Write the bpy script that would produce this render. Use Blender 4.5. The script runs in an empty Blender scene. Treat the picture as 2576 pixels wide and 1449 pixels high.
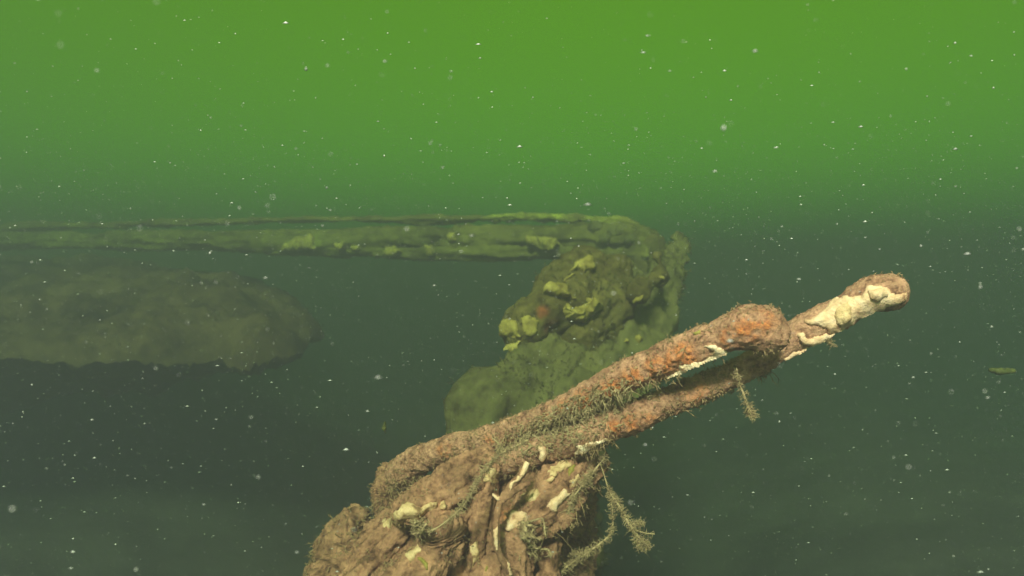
import bpy, math, random
import numpy as np
from mathutils import Vector, Matrix
from mathutils.bvhtree import BVHTree

random.seed(7)
rng = np.random.default_rng(7)
S = bpy.context.scene
COL = S.collection
R = math.radians

# ------------------------------------------------------------------ camera
CAM = np.array([0.0, 0.0, 1.35])
PITCH = R(1.0)
LENS = 26.0
FP = LENS / 36.0 * 2576.0
cd = bpy.data.cameras.new('camera')
cd.lens = LENS
cd.sensor_width = 36.0
cd.clip_start = 0.02
cd.dof.use_dof = True
cd.dof.focus_distance = 1.5
cd.dof.aperture_fstop = 3.6
cd.clip_end = 400.0
cam = bpy.data.objects.new('camera', cd)
COL.objects.link(cam)
cam.location = CAM
cam.rotation_euler = (R(90) - PITCH, 0, 0)
S.camera = cam
FW = np.array([0, math.cos(PITCH), -math.sin(PITCH)])
ZG = -0.9                      # level of the mud
UP = np.array([0, math.sin(PITCH), math.cos(PITCH)])
RT = np.array([1.0, 0, 0])

def at(x, y, d):
    """a surveyed point: bearing (x, y) on the survey picture, distance d in metres"""
    return CAM + d * (FW + RT * ((x - 1288.0) / FP) - UP * ((y - 724.5) / FP))

# ------------------------------------------------------------------ daylight seen from under water
SUN_EL, SUN_AZ = 38.0, -168.0        # azimuth clockwise from +Y (the view direction): behind the diver
wd = bpy.data.worlds.new('World')
S.world = wd
wd.use_nodes = True
nt = wd.node_tree
nt.nodes.clear()
o = nt.nodes.new('ShaderNodeOutputWorld')
bg = nt.nodes.new('ShaderNodeBackground')
sky = nt.nodes.new('ShaderNodeTexSky')
sky.sky_type = 'NISHITA'
sky.sun_disc = False
sky.sun_elevation = R(SUN_EL)
sky.sun_rotation = R(SUN_AZ)
sky.air_density = 1.0
sky.dust_density = 2.0
tc = nt.nodes.new('ShaderNodeTexCoord')
sx = nt.nodes.new('ShaderNodeSeparateXYZ')
mr = nt.nodes.new('ShaderNodeMapRange')          # less water above you the steeper you look up
mr.inputs[1].default_value = -0.05
mr.inputs[2].default_value = 0.37
mr.inputs[3].default_value = 0.0
mr.inputs[4].default_value = 1.0
cr = nt.nodes.new('ShaderNodeValToRGB')
cr.color_ramp.elements[0].color = (0.08, 0.21, 0.015, 1)
cr.color_ramp.elements[1].color = (0.54, 1.00, 0.0, 1)
e = cr.color_ramp.elements.new(0.17)
e.color = (0.115, 0.29, 0.015, 1)
e = cr.color_ramp.elements.new(0.5)
e.color = (0.29, 0.62, 0.008, 1)
mx = nt.nodes.new('ShaderNodeMix')
mx.data_type = 'RGBA'
mx.blend_type = 'MULTIPLY'
mx.inputs[0].default_value = 1.0
L = nt.links.new
L(tc.outputs['Generated'], sx.inputs[0])
L(sx.outputs[2], mr.inputs[0])
L(mr.outputs[0], cr.inputs[0])
L(sky.outputs[0], mx.inputs[6])
L(cr.outputs[0], mx.inputs[7])
L(mx.outputs[2], bg.inputs[0])
bg.inputs[1].default_value = 0.071
L(bg.outputs[0], o.inputs[0])

sl = bpy.data.lights.new('sun', 'SUN')
sl.energy = 5.0
sl.angle = R(9)
sl.color = (1.0, 0.84, 0.86)
sun = bpy.data.objects.new('sun', sl)
COL.objects.link(sun)
sd = Vector((math.sin(R(SUN_AZ)) * math.cos(R(SUN_EL)), math.cos(R(SUN_AZ)) * math.cos(R(SUN_EL)), math.sin(R(SUN_EL))))
sun.rotation_euler = sd.to_track_quat('Z', 'Y').to_euler()
sun.location = (0, -3, 6)

S.view_settings.view_transform = 'Standard'
S.view_settings.look = 'None'
S.view_settings.exposure = 0.95
S.view_settings.gamma = 1.0
S.view_settings.use_curve_mapping = False
S.render.engine = 'CYCLES'
S.cycles.use_denoising = True
S.cycles.max_bounces = 5
S.cycles.volume_bounces = 2
S.cycles.diffuse_bounces = 3

HAZE_DENSITY = 0.47
HAZE_COLOR = (0.20, 0.18, 0.28)
HAZE_ABS = (0.12, 0.36, 0.08)
HAZE_G = 0.55

# ------------------------------------------------------------------ numpy noise
def vnoise(p, seed=0):
    p = np.asarray(p, dtype=np.float64)
    i = np.floor(p).astype(np.int64)
    f = p - i
    f = f * f * f * (f * (f * 6 - 15) + 10)
    out = np.zeros(len(p))
    for dx in (0, 1):
        for dy in (0, 1):
            for dz in (0, 1):
                h = ((i[:, 0] + dx) * 73856093) ^ ((i[:, 1] + dy) * 19349663) ^ ((i[:, 2] + dz) * 83492791) ^ (seed * 2654435761)
                h &= 0xffffffff
                h = ((h ^ (h >> 15)) * 2246822519) & 0xffffffff
                h = ((h ^ (h >> 13)) * 3266489917) & 0xffffffff
                h ^= h >> 16
                v = (h & 0xffffff) / float(0xffffff)
                w = (f[:, 0] if dx else 1 - f[:, 0]) * (f[:, 1] if dy else 1 - f[:, 1]) * (f[:, 2] if dz else 1 - f[:, 2])
                out += v * w
    return out * 2 - 1

def fbm(p, freq, octv=4, seed=0, gain=0.5):
    p = np.asarray(p) * freq
    a, s, t = 1.0, 0.0, 0.0
    for k in range(octv):
        s = s + a * vnoise(p + 17.3 * k, seed + k)
        t += a
        a *= gain
        p = p * 2.03
    return s / t

# ------------------------------------------------------------------ mesh helpers
def np_mesh(name, V, polys):
    """polys: list of int arrays (n, k)"""
    me = bpy.data.meshes.new(name)
    V = np.asarray(V, dtype=np.float32)
    me.vertices.add(len(V))
    me.vertices.foreach_set('co', V.ravel())
    loops = np.concatenate([np.asarray(q, dtype=np.int32).ravel() for q in polys])
    sizes = np.concatenate([np.full(len(q), q.shape[1], dtype=np.int32) for q in polys])
    starts = np.concatenate([[0], np.cumsum(sizes)[:-1]]).astype(np.int32)
    me.loops.add(len(loops))
    me.loops.foreach_set('vertex_index', loops)
    me.polygons.add(len(sizes))
    me.polygons.foreach_set('loop_start', starts)
    me.polygons.foreach_set('loop_total', sizes)
    me.polygons.foreach_set('use_smooth', np.ones(len(sizes), dtype=bool))
    me.update(calc_edges=True)
    me.validate()
    return me

def attr(me, name, vals):
    a = me.attributes.new(name, 'FLOAT', 'POINT')
    a.data.foreach_set('value', np.asarray(vals, dtype=np.float32))

def link(name, me, mat, parent=None):
    ob = bpy.data.objects.new(name, me)
    COL.objects.link(ob)
    if mat is not None:
        me.materials.append(mat)
    if parent is not None:
        ob.parent = parent
        ob.location = -Vector(parent.location) if parent.parent is None and parent.type == 'EMPTY' else (0, 0, 0)
    return ob

def thing(name, label, cat, loc, group=None):
    ob = bpy.data.objects.new(name, None)
    ob.empty_display_size = 0.05
    COL.objects.link(ob)
    ob.location = loc
    tag(ob, label, cat, group)
    return ob

def tag(ob, label, cat, group=None, kind=None):
    ob['label'] = label
    ob['category'] = cat
    if group:
        ob['group'] = group
    if kind:
        ob['kind'] = kind
    return ob

def spline(P, n):
    P = np.asarray(P, dtype=float)
    Q = np.vstack([2 * P[0] - P[1], P, 2 * P[-1] - P[-2]])
    seg = np.linalg.norm(np.diff(P[:, :3], axis=0), axis=1)
    cum = np.concatenate([[0], np.cumsum(seg)])
    u = np.linspace(0, cum[-1], n)
    k = np.clip(np.searchsorted(cum, u, side='right') - 1, 0, len(seg) - 1)
    t = ((u - cum[k]) / np.maximum(seg[k], 1e-9))[:, None]
    p0, p1, p2, p3 = Q[k], Q[k + 1], Q[k + 2], Q[k + 3]
    return 0.5 * ((2 * p1) + (-p0 + p2) * t + (2 * p0 - 5 * p1 + 4 * p2 - p3) * t ** 2 + (-p0 + 3 * p1 - 3 * p2 + p3) * t ** 3)

def tube_arrays(path, res=0.004, flat=1.0, up=None, square=2.0, disp=(), nth=None, caps=(0.9, 0.9)):
    """path rows: x, y, z, radius. Closed, round-ended tube; disp = list of (freq, amp, octaves, seed).
    flat < 1 squeezes the section along `up`."""
    path = np.asarray(path, dtype=float)
    length = np.linalg.norm(np.diff(path[:, :3], axis=0), axis=1).sum()
    n = max(8, int(length / res))
    C = spline(path, n)
    rad = np.maximum(C[:, 3], 1e-4)
    c = C[:, :3]
    T = np.gradient(c, axis=0)
    T /= np.linalg.norm(T, axis=1)[:, None]
    ref = np.array(up if up is not None else (0, 0, 1.0))
    B = ref - (T @ ref)[:, None] * T
    B /= np.maximum(np.linalg.norm(B, axis=1)[:, None], 1e-6)
    A = np.cross(T, B)
    d = np.concatenate([[0], np.cumsum(np.linalg.norm(np.diff(c, axis=0), axis=1))])
    for end, dist in ((0, d), (1, d[-1] - d)):
        rr = rad[0 if end == 0 else -1] * caps[end]
        x = np.clip(1 - dist / max(rr, 1e-5), 0, 1)
        rad = rad * np.sqrt(np.maximum(1 - x * x, 0.0004))
    if nth is None:
        nth = int(np.clip(2 * math.pi * path[:, 3].max() / res, 8, 160))
    th = np.linspace(0, 2 * math.pi, nth, endpoint=False)
    ca, sa = np.cos(th), np.sin(th)
    k = (np.abs(ca) ** square + np.abs(sa) ** square) ** (-1.0 / square)
    ca, sa = ca * k, sa * k
    off = A[:, None, :] * ca[None, :, None] + B[:, None, :] * (sa * flat)[None, :, None]
    V = (c[:, None, :] + off * rad[:, None, None]).reshape(-1, 3)
    N = (A[:, None, :] * (ca * flat)[None, :, None] + B[:, None, :] * sa[None, :, None]).reshape(-1, 3)
    N /= np.linalg.norm(N, axis=1)[:, None]
    for fr, am, oc, se in disp:
        V = V + N * (am * fbm(V, fr, oc, se))[:, None]
    i = np.arange(n - 1)[:, None] * nth
    j = np.arange(nth)[None, :]
    j2 = (j + 1) % nth
    Q = np.stack([i + j, i + j2, i + nth + j2, i + nth + j], axis=-1).reshape(-1, 4)
    nv = len(V)
    V = np.vstack([V, c[0], c[-1]])
    N = np.vstack([N, -T[0], T[-1]])
    jj = np.arange(nth)
    t1 = np.stack([np.full(nth, nv), (jj + 1) % nth, jj], axis=-1)
    b = (n - 1) * nth
    t2 = np.stack([np.full(nth, nv + 1), b + jj, b + (jj + 1) % nth], axis=-1)
    return V, N, [Q, np.vstack([t1, t2])]

def grain(V, N, d, amp, fl, fa, seed):
    """long furrows running along direction d"""
    d = np.asarray(d) / np.linalg.norm(d)
    a = V @ d
    e1 = np.cross(d, [0.3, 0.2, 0.9]); e1 /= np.linalg.norm(e1)
    e2 = np.cross(d, e1)
    q = np.stack([V @ e1 * fl, V @ e2 * fl, a * fa], axis=1)
    return V + N * (amp * fbm(q, 1.0, 4, seed, 0.6))[:, None]

def px_path(rows):
    """rows: x, y, distance, radius in picture units -> metric path"""
    out = []
    for x, y, d, r in rows:
        out.append([*at(x, y, d), r * d / FP])
    return np.array(out)

_ico = {}
def ico(sub):
    if sub not in _ico:
        import bmesh
        bm = bmesh.new()
        bmesh.ops.create_icosphere(bm, subdivisions=sub, radius=1.0)
        bm.verts.ensure_lookup_table()
        _ico[sub] = (np.array([v.co[:] for v in bm.verts]), np.array([[v.index for v in f.verts] for f in bm.faces]))
        bm.free()
    return _ico[sub]

def blob_arrays(center, axes, sub=5, disp=(), rot=None):
    V, F = ico(sub)
    N = V / np.asarray(axes)
    N /= np.linalg.norm(N, axis=1)[:, None]
    P = V * np.asarray(axes)
    if rot is not None:
        M = np.array(Matrix.Rotation(rot[0], 3, 'X') @ Matrix.Rotation(rot[1], 3, 'Y') @ Matrix.Rotation(rot[2], 3, 'Z'))
        P, N = P @ M.T, N @ M.T
    P = P + np.asarray(center)
    for fr, am, oc, se in disp:
        P = P + N * (am * fbm(P, fr, oc, se))[:, None]
    return P, N, [F]

def project(V):
    r = V - CAM
    d = r @ FW
    d = np.where(d < 0.05, 0.05, d)
    return 1288 + FP * (r @ RT) / d, 724.5 - FP * (r @ UP) / d

def spots(V, lst):
    """how strongly the orange crust grows at each vertex; lst rows: 3-D centre, radius in metres, strength"""
    m = np.zeros(len(V))
    for c, r, s in lst:
        q = ((V - c) ** 2).sum(1) / (r * r)
        m = np.maximum(m, s * np.exp(-q * q))
    return m

def hair_arrays(P, D, Lh, rad, droop=0.3, branch=2, seed=1):
    g = np.random.default_rng(seed)
    def batch(P, D, Lh, rad):
        n = len(P)
        D = D / np.linalg.norm(D, axis=1)[:, None]
        a = np.cross(D, g.normal(size=(n, 3)))
        a /= np.linalg.norm(a, axis=1)[:, None]
        b = np.cross(D, a)
        bend = g.normal(size=(n, 3)) * 0.35
        bend[:, 2] -= droop
        p0 = P - D * 0.003
        p1 = P + D * (Lh * 0.5)[:, None] + bend * (Lh * 0.12)[:, None]
        p2 = P + D * Lh[:, None] + bend * (Lh * 0.5)[:, None]
        V = np.empty((n, 7, 3))
        for k in range(3):
            w = a * math.cos(k * 2.0944) + b * math.sin(k * 2.0944)
            V[:, k] = p0 + w * rad[:, None]
            V[:, 3 + k] = p1 + w * (rad * 0.8)[:, None]
        V[:, 6] = p2
        base = (np.arange(n) * 7)[:, None]
        Q = np.concatenate([base + np.array([[k, (k + 1) % 3, 3 + (k + 1) % 3, 3 + k]]) for k in range(3)])
        T = np.concatenate([base + np.array([[3 + k, 3 + (k + 1) % 3, 6]]) for k in range(3)])
        return V.reshape(-1, 3), Q, T, p1, p2
    Vs, Qs, Ts, off = [], [], [], 0
    V, Q, T, p1, p2 = batch(P, D, Lh, rad)
    Vs.append(V); Qs.append(Q); Ts.append(T); off += len(V)
    for k in range(branch):
        t = g.uniform(0.15, 0.8, size=(len(P), 1))
        root = np.where(t < .5, P + (p1 - P) * t * 2, p1 + (p2 - p1) * (t - .5) * 2)
        d2 = D / np.linalg.norm(D, axis=1)[:, None] + g.normal(size=D.shape) * 0.75
        V, Q, T, _, _ = batch(root, d2, Lh * g.uniform(0.3, 0.6, len(P)), rad * 0.75)
        Vs.append(V); Qs.append(Q + off); Ts.append(T + off); off += len(V)
    return np.vstack(Vs), [np.vstack(Qs), np.vstack(Ts)]

def fuzz(parent, V, N, n, length, rad, mat, seed, mask=None, droop=0.3, branch=2, name='hydroid_fuzz', spread=0.6):
    g = np.random.default_rng(seed)
    w = np.ones(len(V)) if mask is None else np.clip(mask, 0, None)
    w = w / w.sum()
    idx = g.choice(len(V), size=n, p=w)
    P = V[idx] + g.normal(size=(n, 3)) * 0.002
    D = N[idx] + g.normal(size=(n, 3)) * spread
    Lh = length * g.lognormal(0, 0.45, n)
    A, polys = hair_arrays(P, D, Lh, rad * g.uniform(0.7, 1.3, n), droop, branch, seed)
    ob = link(name, np_mesh(name, A, polys), mat, parent)
    ob['kind'] = 'stuff'
    return ob

def inside(poly, X, Y):
    c = np.zeros(len(X), dtype=bool)
    n = len(poly)
    for i in range(n):
        x1, y1 = poly[i]; x2, y2 = poly[(i + 1) % n]
        cond = ((y1 > Y) != (y2 > Y))
        xi = (x2 - x1) * (Y - y1) / ((y2 - y1) if y2 != y1 else 1e-9) + x1
        c ^= cond & (X < xi)
    return c

def edge_dist(poly, X, Y):
    d = np.full(len(X), 1e9)
    n = len(poly)
    for i in range(n):
        a = np.array(poly[i], float); b = np.array(poly[(i + 1) % n], float)
        ab = b - a
        t = np.clip(((X - a[0]) * ab[0] + (Y - a[1]) * ab[1]) / max(ab @ ab, 1e-9), 0, 1)
        d = np.minimum(d, np.hypot(X - a[0] - t * ab[0], Y - a[1] - t * ab[1]))
    return d

def growth(parent, bvh, poly, thick, mat, name='sponge_patch', step=3.0, rough=0.35, lump=60.0, seed=3, wide=0.35):
    """a sponge growing on a surface: its footprint is laid on the host surface and swells to `thick` metres"""
    poly = [tuple(p) for p in poly]
    xs = [p[0] for p in poly]; ys = [p[1] for p in poly]
    gx = np.arange(min(xs) - step, max(xs) + 2 * step, step)
    gy = np.arange(min(ys) - step, max(ys) + 2 * step, step)
    GX, GY = np.meshgrid(gx, gy)
    X, Y = GX.ravel(), GY.ravel()
    wob = np.stack([X * 0.055, Y * 0.055, np.full(len(X), seed * 1.7)], axis=1)
    wa = min(9.0, 0.22 * min(max(xs) - min(xs), max(ys) - min(ys)))
    Xw = X + wa * fbm(wob, 1.0, 3, seed)
    Yw = Y + wa * fbm(wob + 31, 1.0, 3, seed + 5)
    ins = inside(poly, Xw, Yw)
    ed = edge_dist(poly, Xw, Yw)
    half = max(6.0, wide * min(max(xs) - min(xs), max(ys) - min(ys)))
    V = np.zeros((len(X), 3)); ok = np.zeros(len(X), dtype=bool)
    orig = Vector(CAM)
    ds = np.full(len(X), np.nan); NN = np.zeros((len(X), 3))
    for k in range(len(X)):
        if ins[k] or ed[k] < step * 1.6:
            dirn = Vector(at(X[k], Y[k], 1.0)) - orig
            hit, nrm, _, _ = bvh.ray_cast(orig, dirn.normalized())
            if hit is not None:
                V[k] = hit; NN[k] = nrm; ok[k] = True
    if not ok.any():
        print('growth missed', name, poly[0]); return None
    med = np.median((V[ok] - CAM) @ FW)
    ok &= np.abs((V - CAM) @ FW - med) < 0.2 * med
    W, H = len(gx), len(gy)
    def soft(A, it):
        A = A.reshape(H, W, -1).copy(); m = ok.reshape(H, W, 1).astype(float)
        for _ in range(it):
            a = np.pad(A * m, ((1, 1), (1, 1), (0, 0))); w = np.pad(m, ((1, 1), (1, 1), (0, 0)))
            sa = a[:-2, 1:-1] + a[2:, 1:-1] + a[1:-1, :-2] + a[1:-1, 2:] + a[1:-1, 1:-1]
            sw = w[:-2, 1:-1] + w[2:, 1:-1] + w[1:-1, :-2] + w[1:-1, 2:] + w[1:-1, 1:-1]
            A = np.where(m > 0, sa / np.maximum(sw, 1e-6), A)
        return A.reshape(H * W, -1)
    view = V - CAM
    dist = np.linalg.norm(view, axis=1)
    view /= np.maximum(dist[:, None], 1e-6)
    dist = soft(dist, 10)[:, 0]
    V = np.where(ok[:, None], CAM + view * dist[:, None], V)
    flip = (NN * view).sum(1) > 0
    NN[flip] *= -1
    NN = soft(NN, 8)
    Ns = NN * 0.6 - view * 0.4
    Ns /= np.maximum(np.linalg.norm(Ns, axis=1)[:, None], 1e-6)
    t = np.clip(ed / half, 0, 1)
    prof = np.sqrt(1 - (1 - t) ** 2)
    h = thick * prof * (1 + rough * fbm(V, lump, 3, seed)) + thick * 0.25 * fbm(V, lump * 3, 2, seed + 9) * t
    h = np.where(ins, h, -0.004)
    V = V + Ns * h[:, None]
    id_ = np.arange(W * H).reshape(H, W)
    q = np.stack([id_[:-1, :-1], id_[:-1, 1:], id_[1:, 1:], id_[1:, :-1]], axis=-1).reshape(-1, 4)
    use = ok[q].all(1) & ins[q].any(1)
    q = q[use]
    if len(q) == 0:
        print('growth empty', name, poly[0]); return None
    u, inv = np.unique(q, return_inverse=True)
    me = np_mesh(name, V[u], [inv.reshape(-1, 4)[:, ::-1]])
    ob = link(name, me, mat, parent)
    return ob

def bvh_of(V, polys):
    fs = []
    for q in polys:
        fs += q.tolist()
    return BVHTree.FromPolygons([tuple(v) for v in V], fs)

def merge(parts):
    Vs, Ps, off = [], [], 0
    for V, polys in parts:
        Vs.append(V)
        Ps += [q + off for q in polys]
        off += len(V)
    return np.vstack(Vs), Ps

# ------------------------------------------------------------------ materials
def mat_new(name):
    m = bpy.data.materials.new(name)
    m.use_nodes = True
    t = m.node_tree
    b = t.nodes['Principled BSDF']
    b.inputs['Roughness'].default_value = 0.85
    b.inputs['Specular IOR Level'].default_value = 0.12
    return m, t, b

def n_noise(t, scale, detail=5.0, rough=0.6, vec=None):
    n = t.nodes.new('ShaderNodeTexNoise')
    n.inputs['Scale'].default_value = scale
    n.inputs['Detail'].default_value = detail
    n.inputs['Roughness'].default_value = rough
    t.links.new(vec, n.inputs['Vector'])
    return n.outputs['Fac']

def n_ramp(t, fac, stops):
    c = t.nodes.new('ShaderNodeValToRGB')
    el = c.color_ramp.elements
    el[0].position, el[0].color = stops[0][0], (*stops[0][1], 1)
    el[1].position, el[1].color = stops[-1][0], (*stops[-1][1], 1)
    for p, col in stops[1:-1]:
        k = el.new(p); k.color = (*col, 1)
    t.links.new(fac, c.inputs[0])
    return c.outputs[0]

def n_mix(t, fac, a, b):
    m = t.nodes.new('ShaderNodeMix')
    m.data_type = 'RGBA'
    if isinstance(fac, float):
        m.inputs[0].default_value = fac
    else:
        t.links.new(fac, m.inputs[0])
    for s, v in ((6, a), (7, b)):
        if isinstance(v, tuple):
            m.inputs[s].default_value = (*v, 1)
        else:
            t.links.new(v, m.inputs[s])
    return m.outputs[2]

def n_math(t, op, a, b):
    m = t.nodes.new('ShaderNodeMath')
    m.operation = op
    m.use_clamp = True
    for s, v in ((0, a), (1, b)):
        if isinstance(v, (int, float)):
            m.inputs[s].default_value = v
        else:
            t.links.new(v, m.inputs[s])
    return m.outputs[0]

def n_bump(t, b, h, strength, dist):
    u = t.nodes.new('ShaderNodeBump')
    u.inputs['Strength'].default_value = strength
    u.inputs['Distance'].default_value = dist
    t.links.new(h, u.inputs['Height'])
    t.links.new(u.outputs[0], b.inputs['Normal'])

def encrusted(name, stops, crust, fine=90.0, silt=(0.20, 0.16, 0.075), silt_amt=0.6):
    m, t, b = mat_new(name)
    v = t.nodes.new('ShaderNodeTexCoord').outputs['Object']
    big = n_noise(t, fine * 0.22, 4, 0.6, v)
    mid = n_noise(t, fine, 6, 0.7, v)
    blend = n_math(t, 'ADD', n_math(t, 'MULTIPLY', big, 0.5), n_math(t, 'MULTIPLY', mid, 0.5))
    col = n_ramp(t, blend, stops)
    sil = n_ramp(t, n_noise(t, fine * 0.35, 5, 0.65, v), [(0.48, (0, 0, 0)), (0.62, (1, 1, 1))])
    col = n_mix(t, n_math(t, 'MULTIPLY', sil, silt_amt), col, silt)
    at_ = t.nodes.new('ShaderNodeAttribute')
    at_.attribute_name = 'crust'
    cn = n_ramp(t, n_noise(t, fine * 0.5, 5, 0.75, v), [(0.36, (0, 0, 0)), (0.54, (1, 1, 1))])
    rg = t.nodes.new('ShaderNodeMath'); rg.operation = 'SUBTRACT'; rg.inputs[1].default_value = 0.5
    t.links.new(n_noise(t, fine * 0.75, 4, 0.6, v), rg.inputs[0])
    ra = t.nodes.new('ShaderNodeMath'); ra.operation = 'ABSOLUTE'
    t.links.new(rg.outputs[0], ra.inputs[0])
    vein = n_ramp(t, ra.outputs[0], [(0.012, (1, 1, 1)), (0.05, (0, 0, 0))])
    f0 = n_math(t, 'MULTIPLY', at_.outputs['Fac'], 0.75)
    col = n_mix(t, f0, col, n_mix(t, mid, (crust[0][0] * 0.5, crust[0][1] * 0.5, crust[0][2] * 0.6), crust[0]))
    f = n_math(t, 'MULTIPLY', at_.outputs['Fac'], n_math(t, 'MULTIPLY', cn, n_math(t, 'ADD', vein, 0.45)))
    ccol = n_ramp(t, n_noise(t, fine * 1.6, 4, 0.7, v), [(0.35, crust[1]), (0.5, crust[1]), (0.62, crust[2])])
    col = n_mix(t, f, col, ccol)
    t.links.new(col, b.inputs['Base Color'])
    n_bump(t, b, mid, 1.0, 0.008)
    return m

def sponge(name, stops, scale=30.0, bump=0.5):
    m, t, b = mat_new(name)
    v = t.nodes.new('ShaderNodeTexCoord').outputs['Object']
    n1 = n_noise(t, scale, 5, 0.62, v)
    col = n_ramp(t, n1, stops)
    pits = n_ramp(t, n_noise(t, scale * 5, 3, 0.6, v), [(0.28, (0.5, 0.42, 0.3)), (0.40, (1, 1, 1))])
    m2 = t.nodes.new('ShaderNodeMix')
    m2.data_type = 'RGBA'; m2.blend_type = 'MULTIPLY'
    m2.inputs[0].default_value = 0.7
    t.links.new(col, m2.inputs[6]); t.links.new(pits, m2.inputs[7])
    t.links.new(m2.outputs[2], b.inputs['Base Color'])
    b.inputs['Roughness'].default_value = 0.65
    n_bump(t, b, n_noise(t, scale * 4, 4, 0.6, v), bump, 0.004)
    return m

ORANGE = ((0.50, 0.15, 0.05), (0.85, 0.27, 0.09), (0.98, 0.45, 0.17))
M_SPAR = encrusted('spar_crust', [(0.36, (0.088, 0.039, 0.025)), (0.47, (0.376, 0.186, 0.122)), (0.60, (0.727, 0.395, 0.269))], ORANGE, 130, (0.527, 0.310, 0.205))
M_TANGLE = encrusted('root_crust', [(0.37, (0.057, 0.027, 0.017)), (0.47, (0.266, 0.133, 0.083)), (0.60, (0.551, 0.290, 0.182))], ORANGE, 70, (0.381, 0.213, 0.130))
M_BOARD = encrusted('plank_silt', [(0.34, (0.032, 0.030, 0.012)), (0.48, (0.090, 0.088, 0.031)), (0.62, (0.150, 0.138, 0.047))], ORANGE, 22, (0.138, 0.132, 0.047))
M_STUMP = encrusted('stump_crust', [(0.34, (0.017, 0.014, 0.005)), (0.48, (0.077, 0.064, 0.018)), (0.62, (0.155, 0.127, 0.037))], ((0.166, 0.042, 0.015), (0.231, 0.070, 0.027), (0.275, 0.105, 0.041)), 26, (0.110, 0.099, 0.029))
M_RAIL = encrusted('rail_growth', [(0.34, (0.022, 0.019, 0.005)), (0.48, (0.086, 0.081, 0.021)), (0.62, (0.180, 0.165, 0.039))], ((0.432, 0.452, 0.052), (0.540, 0.583, 0.065), (0.612, 0.656, 0.091)), 12, (0.122, 0.113, 0.030))
M_MOUND = encrusted('mound_silt', [(0.38, (0.016, 0.011, 0.007)), (0.48, (0.061, 0.040, 0.025)), (0.58, (0.124, 0.081, 0.047))], ORANGE, 8, (0.090, 0.059, 0.034))  # silt colour darkened to carry the torch fading with distance
M_PALE = sponge('pale_sponge', [(0.29, (0.313, 0.158, 0.095)), (0.37, (0.644, 0.387, 0.247)), (0.50, (0.773, 0.510, 0.342)), (0.66, (0.846, 0.616, 0.456))], 44, 0.8)
M_WHITE = sponge('white_sponge', [(0.36, (0.50, 0.28, 0.16)), (0.46, (0.84, 0.60, 0.42)), (0.66, (0.95, 0.77, 0.60))], 55, 0.8)
M_BUFF = sponge('buff_sponge', [(0.37, (0.26, 0.15, 0.08)), (0.45, (0.58, 0.38, 0.21)), (0.66, (0.80, 0.57, 0.35))], 50, 0.8)
M_YELLOW = sponge('yellow_sponge', [(0.36, (0.181, 0.144, 0.034)), (0.5, (0.282, 0.230, 0.057)), (0.66, (0.398, 0.330, 0.097))], 14)

def simple(name, c1, c2, scale, rough=0.8):
    m, t, b = mat_new(name)
    v = t.nodes.new('ShaderNodeTexCoord').outputs['Object']
    t.links.new(n_ramp(t, n_noise(t, scale, 4, 0.6, v), [(0.35, c1), (0.65, c2)]), b.inputs['Base Color'])
    b.inputs['Roughness'].default_value = rough
    return m
M_FUZZ = simple('hydroid_brown', (0.22, 0.14, 0.075), (0.42, 0.29, 0.165), 25)
M_BEARD = simple('hydroid_grey', (0.30, 0.22, 0.12), (0.52, 0.40, 0.24), 25)
M_STRAND = simple('hydroid_olive', (0.30, 0.215, 0.125), (0.50, 0.37, 0.22), 30)
M_SNOW = simple('silt_fleck', (0.34, 0.34, 0.35), (0.80, 0.78, 0.80), 3, 0.5)
M_WEED = simple('weed_green', (0.047, 0.056, 0.017), (0.122, 0.125, 0.042), 60)

# ------------------------------------------------------------------ seabed
def ground_mat():
    m, t, b = mat_new('silt')
    v = t.nodes.new('ShaderNodeTexCoord').outputs['Object']
    c = n_ramp(t, n_noise(t, 1.4, 8, 0.65, v), [(0.36, (0.12, 0.08, 0.12)), (0.5, (0.16, 0.105, 0.155)), (0.64, (0.21, 0.14, 0.20))])  # violet tint in the mud colour stands in for torch light scattered back
    t.links.new(c, b.inputs['Base Color'])
    n_bump(t, b, n_noise(t, 12, 6, 0.6, v), 0.6, 0.03)
    return m
# fine sheet near the wreck blending into a coarse one that runs on to the limit of sight
gx = np.concatenate([np.linspace(-120, -8, 15)[:-1], np.linspace(-8, 8, 320), np.linspace(8, 120, 15)[1:]])
gy = np.concatenate([np.linspace(-60, -2, 10)[:-1], np.linspace(-2, 12, 280), np.linspace(12, 160, 15)[1:]])
GX, GY = np.meshgrid(gx, gy)
gp = np.stack([GX.ravel(), GY.ravel(), np.zeros(GX.size)], axis=1)
def sstep(a):
    a = np.clip(a, 0, 1)
    return a * a * (3 - 2 * a)
wob_ = 0.35 * fbm(gp, 0.7, 3, 10)
bankL = sstep((-gp[:, 0] - 0.45 + wob_) / 3.0) * 0.5  # banks on both sides are added to bring in the grey of torch backscatter
bankR = sstep((gp[:, 0] - 0.6 + wob_) / 3.0) * 0.7
gp[:, 2] = ZG + bankL + bankR + 0.08 * fbm(gp, 0.9, 4, 11) + 0.02 * fbm(gp, 4.0, 4, 12)
W, H = len(gx), len(gy)
ids = np.arange(W * H).reshape(H, W)
gq = np.stack([ids[:-1, :-1], ids[:-1, 1:], ids[1:, 1:], ids[1:, :-1]], axis=-1).reshape(-1, 4)
g = link('seabed', np_mesh('seabed', gp, [gq]), ground_mat())
g['kind'] = 'structure'

# ------------------------------------------------------------------ the two near spars
def base_loc(V):
    k = V[:, 2].argmin()
    return Vector(V[k])

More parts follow.
